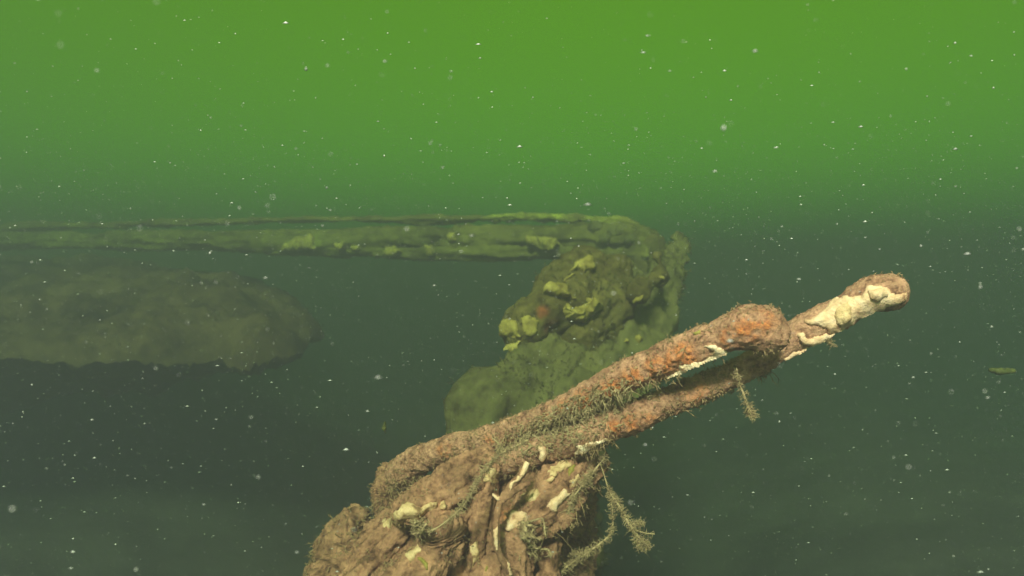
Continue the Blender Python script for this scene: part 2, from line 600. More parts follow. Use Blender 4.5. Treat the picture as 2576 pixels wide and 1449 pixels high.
D_SPAR = ((10, 0.008, 2, 1), (55, 0.0042, 3, 2), (190, 0.0028, 2, 3))
up_rows = [(985, 1210, 1.78, 42), (1050, 1158, 1.74, 40), (1130, 1130, 1.68, 37), (1230, 1105, 1.60, 37), (1342, 1064, 1.53, 36),
           (1420, 1025, 1.48, 36), (1498, 982, 1.44, 37), (1615, 932, 1.38, 40), (1693, 896, 1.35, 44), (1780, 860, 1.32, 46),
           (1842, 838, 1.30, 50), (1895, 826, 1.29, 60), (1940, 830, 1.29, 60), (1968, 832, 1.30, 54)]
V1, N1, F1 = tube_arrays(px_path(up_rows) * [1, 1, 1, 0.95], 0.0028, disp=D_SPAR)
def C3(x, y, d, r): return (at(x, y, d), r * d / FP)
cr1 = [(*C3(1885, 838, 1.24, 42), 1.0), (*C3(1835, 850, 1.26, 26), 0.9), (*C3(1925, 825, 1.24, 30), 0.9), (*C3(1710, 905, 1.31, 40), 1.0), (*C3(1650, 930, 1.33, 34), 0.9),
       (*C3(1590, 955, 1.36, 30), 0.75), (*C3(1535, 990, 1.38, 34), 0.9), (*C3(1470, 1018, 1.42, 34), 0.95), (*C3(1420, 1035, 1.45, 26), 0.7),
       (*C3(1375, 1065, 1.47, 24), 0.5), (*C3(1225, 1105, 1.56, 20), 0.5), (*C3(1110, 1135, 1.64, 26), 0.35)]
def crusted(V, N, lst, seed):
    c = spots(V, lst)
    fine = fbm(V, 75, 3, seed)
    c = np.clip(c * (0.95 + 1.8 * fine), 0, 1)
    V = V + N * (c * 0.005 * (0.5 + fbm(V, 210, 2, seed + 3)))[:, None]
    return V, c
for x_ in range(1400, 1960, 35):
    cr1.append((*C3(x_, 1058 - (x_ - 1380) * 0.46, 1.47 - (x_ - 1400) * 0.0004, 34), 0.3))
V1, c1 = crusted(V1, N1, cr1, 21)
T1 = thing('encrusted_spar', 'upper rounded wooden spar with orange sponge crust and swollen knob end', 'timber', base_loc(V1))
me = np_mesh('shaft', V1, F1); attr(me, 'crust', c1)
link('shaft', me, M_SPAR, T1)
b1 = bvh_of(V1, F1)

lo_rows = [(1190, 1190, 1.60, 36), (1300, 1153, 1.54, 36), (1400, 1120, 1.49, 39), (1500, 1082, 1.45, 40), (1590, 1053, 1.43, 44), (1640, 1030, 1.42, 40),
           (1700, 1002, 1.41, 36), (1760, 976, 1.40, 37), (1870, 926, 1.39, 38), (1960, 876, 1.38, 41), (2040, 824, 1.37, 42), (2120, 780, 1.36, 43),
           (2190, 742, 1.35, 47), (2240, 733, 1.35, 50), (2280, 728, 1.35, 46)]
V2, N2, F2 = tube_arrays(px_path(lo_rows) * [1, 1, 1, 0.93], 0.0028, disp=((10, 0.007, 2, 5), (55, 0.0038, 3, 6), (190, 0.0025, 2, 7)))
cr2 = [(*C3(1590, 1075, 1.38, 34), 0.95), (*C3(1640, 1058, 1.38, 22), 0.9), (*C3(1540, 1085, 1.40, 26), 0.7), (*C3(1480, 1135, 1.42, 22), 0.6), (*C3(1760, 990, 1.36, 40), 0.35), (*C3(2035, 838, 1.32, 20), 1.0)]
V2, c2 = crusted(V2, N2, cr2, 31)
T2 = thing('encrusted_spar', 'lower spar reaching out past the knobbed one, pale sponge sheathing its tip', 'timber', base_loc(V2))
me = np_mesh('shaft', V2, F2); attr(me, 'crust', c2)
link('shaft', me, M_SPAR, T2)
b2 = bvh_of(V2, F2)

def z3(pts): return [(1341.7 + x * .3906, 637.3 + y * .3906) for x, y in pts]
def z1(pts): return [(670.8 + x * .3906, 1073.3 + y * .3906) for x, y in pts]
def z2(pts): return [(939 + x * .2865, 872 + y * .2865) for x, y in pts]
def z4(pts): return [(1140.4 + x * .3010, 503.1 + y * .3010) for x, y in pts]

growth(T1, b1, z3([(840, 812), (940, 755), (950, 715), (1010, 712), (1080, 700), (1170, 650), (1130, 610), (1100, 585), (1180, 600), (1245, 625), (1250, 655), (1140, 725), (1010, 765), (900, 815)]), 0.009, M_WHITE, seed=4)
growth(T1, b1, z3([(390, 870), (420, 875), (445, 910), (400, 912)]), 0.006, M_BUFF, seed=5)
growth(T1, b1, z3([(1035, 510), (1080, 495), (1075, 525), (1040, 530)]), 0.005, M_YELLOW, seed=6)
# pale sheath over the tip of the lower spar, in overlapping lobes
growth(T2, b2, z3([(1740, 435), (1860, 365), (1960, 285), (2060, 275), (2130, 245), (2160, 215), (2240, 205), (2300, 260), (2400, 250), (2412, 300), (2330, 330), (2260, 345), (2180, 400), (2090, 440), (1990, 500), (1900, 510), (1880, 480), (1790, 465)]), 0.010, M_PALE, seed=7, lump=35)
growth(T2, b2, z3([(1690, 515), (1730, 505), (1760, 540), (1840, 535), (1920, 505), (1960, 500), (1890, 560), (1790, 605), (1730, 580)]), 0.009, M_PALE, seed=8)
growth(T2, b2, z3([(1600, 680), (1660, 640), (1740, 610), (1790, 600), (1740, 640), (1610, 700)]), 0.007, M_PALE, seed=9)
growth(T2, b2, z3([(1930, 350), (2010, 318), (2070, 335), (2050, 420), (1980, 470), (1930, 430)]), 0.015, M_BUFF, seed=10, lump=45)
growth(T2, b2, z3([(2140, 250), (2200, 222), (2260, 225), (2290, 270), (2230, 310), (2170, 300)]), 0.016, M_PALE, seed=11, lump=45)
growth(T2, b2, z2([(1775, 870), (1830, 860), (1900, 845), (1980, 810), (2055, 800), (2050, 825), (1960, 860), (1890, 900), (1840, 955), (1790, 960), (1765, 945), (1785, 910)]), 0.008, M_WHITE, seed=12)
growth(T2, b2, z2([(1455, 880), (1500, 870), (1530, 920), (1530, 970), (1490, 1010), (1450, 985), (1465, 940)]), 0.016, M_PALE, seed=13)
growth(T2, b2, z2([(2410, 735), (2450, 715), (2450, 745), (2415, 760)]), 0.007, M_WHITE, seed=14)

X1, Y1 = project(V1)
X2, Y2 = project(V2)
def nmask(V, f, seed, lo=-0.1): return np.clip(fbm(V, f, 3, seed) - lo, 0, 1)
fuzz(T1, V1, N1, 2400, 0.0032, 0.0007, M_FUZZ, 41, nmask(V1, 18, 42) * (1 - 0.85 * c1))
fuzz(T1, V1, N1, 900, 0.010, 0.0008, M_FUZZ, 43, np.clip(-N1[:, 2] + 0.2, 0, 1) * nmask(V1, 12, 44, -0.05) * (1 - 0.7 * c1) * np.clip((1720 - X1) / 120, 0.04, 1), droop=0.7)
off_tip = 1.0 - 0.93 * (X2 > 1975) * (N2[:, 2] < 0.75)  # thins the fuzz on the sponge-sheathed tip
fuzz(T2, V2, N2, 2600, 0.0032, 0.0007, M_FUZZ, 45, nmask(V2, 18, 46, -0.2) * (1 - 0.8 * c2) * off_tip)
fuzz(T2, V2, N2, 800, 0.009, 0.0008, M_FUZZ, 47, np.clip(-N2[:, 2] + 0.35, 0, 1) * nmask(V2, 12, 48, -0.05) * off_tip, droop=0.7)
# the thick beard in the cleft where the two spars meet
bw = np.exp(-((X1 - 1440) / 130) ** 2) * (N1[:, 2] < 0.15)
fuzz(T1, V1, N1, 1500, 0.012, 0.0008, M_BEARD, 49, bw, droop=0.5, branch=3, name='hydroid_beard')
bw = np.exp(-((X2 - 1430) / 140) ** 2) * (N2[:, 2] > -0.1)
fuzz(T2, V2, N2, 1100, 0.010, 0.0008, M_BEARD, 50, bw, droop=0.2, branch=3, name='hydroid_beard')

# ------------------------------------------------------------------ the tangle of roots the spars grow from
TG = thing('root_tangle', 'heap of knotted brown roots and branches below the crossed spars, matted with growth', 'roots', Vector((at(1150, 1449, 1.6)[0], at(1150, 1449, 1.6)[1], ZG)))
DT = ((9, 0.022, 3, 51), (38, 0.016, 3, 52), (140, 0.006, 2, 53))
DS = ((12, 0.012, 2, 54), (60, 0.0045, 3, 55), (170, 0.0035, 2, 56))
gnd = at(1130, 1449, 1.70)
limbs = []
def limb(name, rows, disp, cr=(), res=0.0035, extra=None, flat=1.0, up=None, square=2.0, mat=None, parent=None):
    P = px_path(rows) * [1, 1, 1, 0.88]
    if extra is not None:
        P = np.vstack([P, extra])
    V, N, F = tube_arrays(P, res, flat=flat, up=up, square=square, disp=disp)
    V = grain(V, N, px_path(rows)[-1, :3] - px_path(rows)[0, :3], 0.022, 60, 4, 400 + len(limbs))
    V, c = crusted(V, N, list(cr), 61)
    me = np_mesh(name, V, F); attr(me, 'crust', c)
    link(name, me, mat or M_TANGLE, parent or TG)
    limbs.append((V, N, F, c))
    return V, N, F
G = lambda x, y, z, r: np.array([[x, y, z, r]])
b0 = at(1190, 1449, 1.92)
limb('trunk', [(1330, 1150, 1.78, 60), (1270, 1230, 1.82, 100), (1220, 1330, 1.86, 135), (1180, 1449, 1.90, 165)], DT,
     extra=np.array([[b0[0] - .05, b0[1], b0[2] - 0.30, 0.20], [b0[0] - .08, b0[1] + .03, ZG - 0.1, 0.30]]), res=0.005)
limb('branch', [(1250, 1140, 1.56, 36), (1150, 1205, 1.50, 62), (1060, 1262, 1.45, 58), (990, 1306, 1.42, 38)], DS, [(*C3(1210, 1170, 1.45, 22), .4)])
limb('branch', [(1190, 1190, 1.60, 50), (1060, 1290, 1.60, 62), (950, 1375, 1.60, 66), (880, 1475, 1.60, 76)], DT,
     [(*C3(905, 1385, 1.5, 22), .3)], extra=np.array([[*(at(860, 1600, 1.62)), 0.08], [at(760, 1600, 1.62)[0], 1.75, ZG - 0.06, 0.14]]))
limb('branch', [(1000, 1180, 1.84, 50), (985, 1230, 1.86, 56), (1000, 1300, 1.86, 66), (1040, 1380, 1.80, 70)], DS)
limb('branch', [(1090, 1280, 1.44, 30), (1110, 1340, 1.42, 62), (1090, 1400, 1.42, 66), (1010, 1475, 1.40, 74), (980, 1560, 1.42, 80)], DS,
     [(*C3(1022, 1420, 1.34, 26), 1.0), (*C3(985, 1440, 1.34, 20), .6)])
limb('branch', [(1195, 1170, 1.52, 40), (1210, 1250, 1.50, 40), (1190, 1350, 1.48, 44), (1160, 1470, 1.47, 50), (1150, 1570, 1.47, 50)], DS, [(*C3(1235, 1180, 1.45, 24), .35), (*C3(1190, 1290, 1.38, 30), .3)])
for k in range(15):
    u_ = k / 14.0
    gk = np.random.default_rng(500 + k)
    x0, y0 = 1150 + 250 * u_ + gk.uniform(-20, 20), 1175 + 15 * math.sin(k * 2.1)
    x1, y1 = 805 + 545 * u_ + gk.uniform(-25, 25), 1520
    dz = gk.uniform(-0.07, 0.05)
    r_ = gk.uniform(17, 33)
    rows_ = []
    for q in range(7):
        w = q / 6.0
        bow = math.sin(w * math.pi) * gk.uniform(-18, 18) - 25 * math.sin(w * math.pi) * (1 - u_)
        rows_.append((x0 + (x1 - x0) * w ** 1.15 + bow, y0 + (y1 - y0) * w + bow * 0.3, 1.60 - 0.14 * w + dz + gk.uniform(-0.015, 0.015), r_ * (0.75 + 0.5 * w) * gk.uniform(0.85, 1.2)))
    limb('root', rows_, DS, [(at(rows_[2][0], rows_[2][1], rows_[2][2] - 0.03), 0.02, 0.5)] if k % 3 == 1 else ())
limb('plank', [(1520, 1138, 1.52, 30), (1470, 1180, 1.49, 54), (1400, 1240, 1.46, 70), (1335, 1300, 1.43, 56), (1285, 1330, 1.42, 28)], DS, flat=0.5, up=(0.25, -0.9, 0.35), square=2.6)
limb('branch', [(1270, 1310, 1.42, 28), (1292, 1360, 1.41, 32), (1306, 1420, 1.41, 33), (1312, 1500, 1.42, 34)], DS)
limb('branch', [(1400, 1170, 1.68, 90), (1405, 1280, 1.72, 100), (1395, 1380, 1.74, 110), (1380, 1500, 1.74, 120)], DT,
     extra=np.array([[*at(1370, 1700, 1.75), 0.13], [at(1370, 1700, 1.75)[0], 1.85, ZG - 0.05, 0.15]]))
# rounded lump at the left
lump = thing('growth_lump', 'rounded rusty lump of growth left of the root heap, half lost in murk', 'lump', Vector((at(860, 1350, 1.95)[0], at(860, 1350, 1.95)[1], ZG)))
Vl, Nl, Fl = tube_arrays(np.vstack([px_path([(930, 1290, 1.95, 45), (880, 1325, 1.92, 60), (858, 1390, 1.90, 74), (860, 1480, 1.90, 80)]),
                         [[*at(840, 1650, 1.92), 0.11], [at(830, 1700, 1.92)[0], 1.95, ZG - 0.05, 0.15]]]), 0.005, disp=((10, 0.035, 3, 63), (34, 0.018, 3, 64), (120, 0.006, 2, 65)))
Vl, cl = crusted(Vl, Nl, [(*C3(858, 1278, 1.85, 18), .55), (*C3(765, 1330, 1.88, 20), .4), (*C3(820, 1310, 1.84, 20), .3)], 66)
me = np_mesh('body', Vl, Fl); attr(me, 'crust', cl)
link('body', me, M_TANGLE, lump)
fuzz(lump, Vl, Nl, 3000, 0.014, 0.001, M_FUZZ, 67, nmask(Vl, 14, 68))

VA, FA = merge([(a, c) for a, b, c, d in limbs])
NA = np.vstack([b for a, b, c, d in limbs])
bt = bvh_of(VA, FA)
growth(TG, bt, z1([(750, 610), (790, 590), (870, 500), (900, 480), (1000, 520), (1060, 480), (1100, 480), (1100, 520), (1050, 545), (980, 590), (910, 600), (850, 640), (790, 655), (755, 650)]), 0.010, M_BUFF, seed=21)
growth(TG, bt, z1([(1115, 490), (1140, 478), (1160, 510), (1150, 535), (1110, 535)]), 0.008, M_BUFF, seed=22)
growth(TG, bt, z1([(1540, 670), (1540, 600), (1570, 560), (1640, 530), (1685, 550), (1680, 610), (1630, 645), (1570, 675)]), 0.012, M_PALE, seed=23)
growth(TG, bt, z1([(1650, 430), (1700, 405), (1755, 400), (1750, 440), (1730, 480), (1680, 480)]), 0.010, M_BUFF, seed=24)
growth(TG, bt, z1([(1800, 520), (1830, 470), (1880, 440), (1910, 400), (1940, 430), (1965, 400), (1950, 445), (1890, 500), (1855, 555), (1830, 545)]), 0.010, M_PALE, seed=25)
growth(TG, bt, z1([(1780, 350), (1840, 315), (1865, 330), (1830, 360)]), 0.006, M_BUFF, seed=26)
growth(TG, bt, z1([(2110, 170), (2150, 138), (2205, 150), (2180, 185), (2130, 200)]), 0.008, M_BUFF, seed=27)
growth(TG, bt, z1([(1940, 260), (1990, 240), (1985, 290), (1950, 320)]), 0.006, M_YELLOW, seed=28)
growth(TG, bt, z1([(1590, 380), (1640, 350), (1650, 370), (1600, 410), (1560, 420)]), 0.006, M_BUFF, seed=29)
growth(TG, bt, z1([(975, 835), (1010, 835), (1040, 880), (1045, 930), (1010, 900), (985, 870)]), 0.008, M_YELLOW, seed=30)
growth(TG, bt, z1([(975, 230), (1020, 222), (1030, 245), (990, 260)]), 0.006, M_BUFF, seed=31)
growth(TG, bt, z1([(1340, 760), (1352, 765), (1348, 780), (1338, 775)]), 0.004, M_YELLOW, seed=32)
growth(TG, bt, z1([(1410, 900), (1425, 900), (1422, 930), (1408, 930)]), 0.005, M_YELLOW, seed=33)
for k, poly in enumerate((
        [(1225, 1185), (1262, 1170), (1275, 1190), (1240, 1222), (1215, 1215)], [(1180, 1375), (1200, 1360), (1205, 1400), (1188, 1425)],
        [(1385, 1172), (1428, 1150), (1440, 1168), (1400, 1200), (1380, 1198)], [(1430, 1210), (1452, 1190), (1462, 1204), (1440, 1232)],
        [(1020, 1392), (1052, 1372), (1062, 1388), (1030, 1412)])):
    growth(TG, bt, poly, 0.006, M_BUFF, seed=250 + k)
XA, YA = project(VA)
see = (YA < 1520)
fuzz(TG, VA, NA, 8000, 0.006, 0.0007, M_FUZZ, 71, nmask(VA, 12, 72, -0.05) * see)
fuzz(TG, VA, NA, 1800, 0.014, 0.0009, M_FUZZ, 73, np.clip(-NA[:, 2] + 0.25, 0, 1) * nmask(VA, 8, 74, 0.0) * see, droop=0.7)

# pale twig that forks over the roots
TW = thing('forked_twig', 'thin forked twig with pale tips lying over the root heap', 'twig', Vector(at(1280, 1449, 1.36)))
tw = []
for rows in ([(1327, 1162, 1.40, 8), (1312, 1195, 1.385, 10), (1296, 1212, 1.375, 10), (1262, 1255, 1.36, 9), (1249, 1300, 1.35, 9), (1246, 1345, 1.345, 11), (1254, 1388, 1.345, 8), (1272, 1425, 1.35, 9), (1283, 1470, 1.36, 9)],
             [(1238, 1243, 1.365, 5), (1252, 1252, 1.36, 7), (1262, 1258, 1.36, 7)],
             [(1335, 1215, 1.385, 8), (1310, 1225, 1.375, 9), (1285, 1240, 1.365, 9), (1258, 1265, 1.355, 8)]):
    V, N, F = tube_arrays(px_path(rows), 0.0022, disp=((70, 0.0025, 3, 81), (200, 0.0012, 2, 82)))
    link('stem', np_mesh('stem', V, F), M_TANGLE, TW)
    tw.append((V, F))
Vw, Fw = merge(tw)
bw_ = bvh_of(Vw, Fw)
for k, poly in enumerate(([(1318, 1160), (1334, 1160), (1330, 1180), (1316, 1200), (1306, 1196)], [(1240, 1335), (1252, 1322), (1254, 1380), (1250, 1388), (1242, 1365)],
                          [(1275, 1400), (1283, 1395), (1290, 1448), (1280, 1448)], [(1236, 1238), (1250, 1247), (1262, 1250), (1256, 1262), (1240, 1250)], [(1300, 1195), (1312, 1200), (1290, 1225), (1276, 1232)])):
    growth(TW, bw_, poly, 0.005, M_PALE, seed=90 + k, step=2.0)

# ------------------------------------------------------------------ bottle-brush strands
def strand(label, rows_list, seed, n=420, length=0.010, tips=()):
    P0 = px_path(rows_list[0])
    T = thing('hydroid_strand', label, 'strand', Vector(P0[P0[:, 2].argmin()][:3]), None)
    Vs, Ns = [], []
    for rows in rows_list:
        V, N, F = tube_arrays(px_path(rows), 0.0022, nth=7, disp=((120, 0.0010, 3, seed),))
        link('stem', np_mesh('stem', V, F), M_STRAND, T)
        Vs.append(V); Ns.append(N)
    V, N = np.vstack(Vs), np.vstack(Ns)
    fuzz(T, V, N, int(n * 1.3), length * 0.7, 0.0005, M_STRAND, seed, np.clip(fbm(V, 22, 2, seed) + 0.35, 0.02, 1), droop=0.15, branch=2, name='branchlets', spread=0.35)
    return T
strand('slender olive strand sagging from the beard between the spars across the root heap',
       [[(1330, 1106, 1.40, 2.0), (1257, 1144, 1.39, 2.0), (1218, 1187, 1.37, 2.0), (1194, 1226, 1.36, 2.5), (1171, 1265, 1.35, 2.5), (1132, 1304, 1.345, 2.5), (1085, 1335, 1.34, 2.5), (1034, 1343, 1.35, 2.0)],
        [(1257, 1144, 1.39, 2.0), (1256, 1120, 1.385, 1.8), (1236, 1100, 1.385, 1.6)]], 101, 520, 0.008)
strand('long thread hanging off the plank tip, bending back left to a bushy end',
       [[(1508, 1160, 1.47, 2.0), (1530, 1230, 1.46, 1.8), (1541, 1288, 1.455, 2.0), (1538, 1339, 1.45, 2.5), (1511, 1366, 1.45, 2.5), (1472, 1394, 1.45, 3.1), (1432, 1420, 1.455, 2.5), (1412, 1442, 1.46, 1.6)],
        [(1472, 1394, 1.45, 2.0), (1450, 1392, 1.45, 1.6), (1436, 1396, 1.45, 1.2)]], 102, 480, 0.009)
strand('bushy strand branching off the hanging thread and ending in splayed bare twigs',
       [[(1533, 1238, 1.455, 2.0), (1550, 1262, 1.45, 3.1), (1569, 1292, 1.445, 3.5), (1588, 1326, 1.44, 4.6), (1606, 1350, 1.44, 3.1), (1636, 1378, 1.44, 1.3)],
        [(1590, 1330, 1.44, 3.1), (1618, 1340, 1.435, 2.0), (1648, 1344, 1.43, 1.2)], [(1598, 1342, 1.44, 2.5), (1604, 1362, 1.44, 1.6), (1611, 1380, 1.44, 1.2)],
        [(1585, 1322, 1.44, 2.0), (1602, 1316, 1.44, 1.6), (1618, 1318, 1.44, 1.2)]], 103, 620, 0.010)
strand('short fuzzy strand dangling alone beneath the lower spar',
       [[(1853, 925, 1.33, 2.0), (1858, 962, 1.335, 2.5), (1870, 990, 1.335, 3.1), (1880, 1020, 1.335, 3.1), (1892, 1046, 1.34, 2.0)]], 104, 300, 0.009)
strand('ragged weed fringe along the lower edge of the spotted plank',
       [[(1522, 1150, 1.46, 2.0), (1490, 1190, 1.45, 2.5), (1462, 1225, 1.44, 2.5), (1440, 1255, 1.435, 2.5), (1428, 1290, 1.43, 2.0)]], 105, 520, 0.012)
strand('tiny pale sprig under the sponge-sheathed spar tip',
       [[(2078, 850, 1.345, 2.0), (2088, 862, 1.345, 2.0), (2098, 868, 1.345, 1.6)]], 106, 60, 0.006)

def tuft(label, x, y, d, ang, spread, n, length, seed):
    base = at(x, y, d)
    T = thing('hydroid_tuft', label, 'tuft', Vector(base))
    g = np.random.default_rng(seed)
    Vs = []
    for k in range(n):
        a = R(ang + g.uniform(-spread, spread))
        ln = length * g.uniform(0.6, 1.1)
        rows = []
        for q in range(5):
            s = q / 4
            aa = a + 0.5 * (g.uniform(-1, 1)) * s
            rows.append((x + math.cos(aa) * ln * s, y - math.sin(aa) * ln * s, d - 0.02 * s + 0.03 * g.uniform(-1, 1) * s, 4.0 - 2.2 * s))
        V, N, F = tube_arrays(px_path(rows), 0.003, nth=6, disp=((120, 0.0012, 2, seed + k),))
        link('frond', np_mesh('frond', V, F), M_STRAND, T)
        Vs.append((V, N))
    V = np.vstack([a for a, b in Vs]); N = np.vstack([b for a, b in Vs])
    fuzz(T, V, N, 40 * n, 0.006, 0.0005, M_STRAND, seed, None, droop=0.1, branch=1, name='branchlets', spread=0.5)
tuft('fan-shaped bushy tuft sprouting to the right of the roots under the plank', 1310, 1310, 1.40, -40, 38, 9, 70, 111)
tuft('small upright tuft beside the buff sponge on the left root', 1050, 1346, 1.36, 75, 45, 7, 42, 112)
tuft('sparse tuft drooping beneath the fan-shaped one on the roots', 1330, 1350, 1.41, -62, 24, 5, 70, 113)

# ------------------------------------------------------------------ the boards and stump behind
DB = ((3.2, 0.035, 3, 121), (12, 0.035, 4, 122), (45, 0.008, 3, 123))
def board(label, rows, flat, up, seed, gnd_xy=None):
    P = px_path(rows)
    if gnd_xy is not None:
        P = np.vstack([[[*gnd_xy, ZG - 0.08, P[0, 3]]], P])
    V, N, F = tube_arrays(P, 0.012, flat=flat, up=up, square=2.8, disp=[(a, b, c, s + seed) for a, b, c, s in DB], caps=(0.35, 1.6))
    T = thing('sunken_board', label, 'board', base_loc(V))
    V = grain(V, N, P[-1, :3] - P[1, :3], 0.035, 16, 1.6, 300 + seed)
    link('face', np_mesh('face', V, F), M_BOARD, T)
    return T, V, N, F
upv = (0.35, -0.75, 0.65)
BA, VA1, NA1, FA1 = board('broad silted board slanting up behind the spars, ragged square left corner', [(1250, 1200, 2.35, 150), (1322, 1075, 2.42, 146), (1375, 980, 2.50, 130), (1432, 890, 2.62, 108), (1480, 800, 2.78, 95), (1540, 715, 2.95, 70), (1590, 660, 3.1, 55)],
                          0.30, upv, 0, (at(1150, 1200, 2.3)[0], at(1150, 1200, 2.3)[1] - .1))
BB, VB1, NB1, FB1 = board('narrower green board climbing beside the broad one to a faded upper end', [(1440, 1130, 2.45, 60), (1520, 1010, 2.55, 100), (1590, 890, 2.70, 88), (1635, 790, 2.9, 66), (1670, 700, 3.15, 44), (1700, 640, 3.4, 32), (1722, 600, 3.6, 22)],
                          0.34, upv, 7, (at(1300, 1150, 2.4)[0], at(1300, 1150, 2.4)[1]))
fuzz(BA, VA1, NA1, 2600, 0.014, 0.0014, M_BOARD, 127, nmask(VA1, 5, 128, -0.1), droop=0.2, name='algae_fuzz')
fuzz(BB, VB1, NB1, 1800, 0.014, 0.0014, M_BOARD, 129, nmask(VB1, 5, 130, -0.1), droop=0.2, name='algae_fuzz')

ST = thing('rotten_stump', 'rotten stump behind the spars hung with yellow plate sponges', 'stump', Vector((*at(1450, 800, 2.7)[:2], ZG)))
st = []
DM = ((4, 0.05, 3, 131), (14, 0.03, 3, 132), (50, 0.010, 3, 133))
def st_part(name, rows, flat=1.0, cr=(), extra=None):
    P = px_path(rows)
    if extra is not None: P = np.vstack([P, extra])
    V, N, F = tube_arrays(P, 0.010, flat=flat, disp=DM)
    c = spots(V, cr)
    me = np_mesh(name, V, F); attr(me, 'crust', c)
    link(name, me, M_STUMP, ST)
    st.append((V, N, F))
st_part('trunk', [(1500, 670, 2.95, 48), (1440, 720, 2.80, 72), (1375, 780, 2.68, 74), (1310, 840, 2.60, 55), (1275, 872, 2.58, 30)], cr=[(*C3(1365, 785, 2.55, 16), .9), (*C3(1388, 825, 2.55, 20), .7)])
st_part('trunk', [(1560, 660, 3.0, 40), (1540, 730, 2.85, 66), (1500, 800, 2.75, 72), (1440, 860, 2.70, 66), (1400, 960, 2.75, 70)],
        extra=np.array([[at(1420, 1000, 2.8)[0], 2.85, 0.3, 0.14], [at(1420, 1000, 2.8)[0], 2.9, ZG - 0.08, 0.2]]))
st_part('limb', [(1420, 675, 2.9, 16), (1470, 655, 2.82, 18), (1490, 640, 2.80, 12)])
st_part('limb', [(1650, 640, 3.0, 16), (1660, 690, 2.85, 18), (1620, 720, 2.72, 22), (1600, 750, 2.65, 14)], cr=[(*C3(1665, 698, 2.8, 14), .8)])
VS, FS = merge([(a, c) for a, b, c in st])
NS = np.vstack([b for a, b, c in st])
bs = bvh_of(np.vstack([VS, VA1, VB1]), FS + [q + len(VS) for q in FA1] + [q + len(VS) + len(VA1) for q in FB1])
for k, (poly, th) in enumerate((
        ([(1030, 520), (1070, 490), (1130, 470), (1190, 490), (1160, 570), (1110, 600), (1050, 580), (970, 610), (1010, 570)], 0.03),
        ([(770, 740), (800, 710), (880, 690), (950, 700), (960, 760), (1000, 800), (1010, 830), (950, 820), (860, 800), (830, 800), (750, 800)], 0.045),
        ([(915, 920), (950, 860), (1000, 890), (1080, 880), (1120, 820), (1200, 830), (1245, 880), (1240, 920), (1150, 970), (1110, 1025), (1020, 1010), (930, 980)], 0.06),
        ([(390, 1010), (430, 990), (520, 1010), (540, 1090), (560, 1150), (480, 1140), (380, 1150), (360, 1080)], 0.016),
        ([(560, 990), (600, 965), (690, 970), (720, 1010), (690, 1130), (640, 1150), (580, 1100)], 0.014),
        ([(410, 1230), (480, 1190), (560, 1180), (540, 1240), (460, 1270), (410, 1260)], 0.02),
        ([(1490, 840), (1590, 780), (1570, 830), (1520, 860)], 0.02),
        ([(1715, 640), (1750, 635), (1762, 660), (1730, 668)], 0.02),
        ([(1420, 1185), (1445, 1150), (1462, 1190)], 0.02),
        ([(1515, 1140), (1550, 1130), (1580, 1170), (1550, 1200), (1520, 1170)], 0.02),
        ([(900, 690), (960, 630), (1020, 590), (1000, 640), (930, 700)], 0.02))):
    growth(ST, bs, z4(poly), th, M_YELLOW, name='plate_sponge', seed=140 + k, step=2.0, lump=20)
fuzz(ST, VS, NS, 3200, 0.018, 0.0015, M_BOARD, 151, nmask(VS, 6, 152), droop=0.4)

# ------------------------------------------------------------------ far rails
def rail(label, rows, flat, seed, crust=(), square=2.4, res=0.012):
    V, N, F = tube_arrays(px_path(rows), res, flat=flat, square=square, disp=((2.0, 0.02, 2, seed), (9, 0.010, 3, seed + 1), (35, 0.007, 3, seed + 2)), caps=(0.5, 0.5))
    V = grain(V, N, (1, -0.3, 0), 0.05, 22, 1.0, seed + 5)
    c = np.clip(0.55 * spots(V, crust) * (0.8 + 0.8 * fbm(V, 9, 3, seed)), 0, 1)  # yellow-green algae crust, its colour also painting the lit highlight on the rail tops
    T = thing('sunken_rail', label, 'rail', base_loc(V))
    me = np_mesh('beam', V, F); attr(me, 'crust', c)
    link('beam', me, M_RAIL, T)
    return T, V, N, F
RA, VR1, _, FR1 = rail('topmost thin far rail, its crest bright yellow-green', [(-150, 572, 7.15, 9), (50, 570, 6.78, 10), (250, 566, 6.42, 10), (450, 560, 6.05, 10), (620, 556, 5.78, 10), (800, 552, 5.55, 10), (1000, 552, 5.37, 10), (1200, 549, 5.16, 11), (1366, 546, 4.92, 12), (1500, 551, 4.68, 11), (1580, 563, 4.56, 11), (1640, 590, 4.44, 14), (1670, 625, 4.32, 16)], 0.9, 161,
                       [(*C3(1366, 540, 4.92, 75), 1.0), (*C3(1520, 545, 4.68, 50), .7), (*C3(1260, 542, 5.04, 55), .6)])
RB, VR2, _, FR2 = rail('middle far rail, widest of the three and lumpy with sponge', [(-100, 606, 6.96, 18), (80, 606, 6.60, 20), (250, 606, 6.28, 22), (420, 605, 5.96, 24), (560, 604, 5.73, 26), (750, 603, 5.50, 29), (950, 601, 5.28, 30), (1150, 600, 4.92, 30), (1350, 600, 4.68, 29), (1520, 602, 4.50, 31), (1640, 608, 4.32, 32)], 0.95, 171, [(*C3(770, 612, 5.23, 50), .6)])
RC, VR3, _, FR3 = rail('lowest far rail, dull and in shade under the other two', [(600, 622, 5.69, 12), (780, 628, 5.46, 15), (880, 632, 5.32, 17), (1080, 636, 4.92, 19), (1300, 637, 4.68, 18), (1480, 641, 4.50, 18), (1640, 642, 4.26, 20)], 0.9, 181)
VR, FR = merge([(VR1, FR1), (VR2, FR2), (VR3, FR3)])
br = bvh_of(VR, FR)
def z6(pts): return [(603.7 + x * .4427, 469.6 + y * .4427) for x, y in pts]
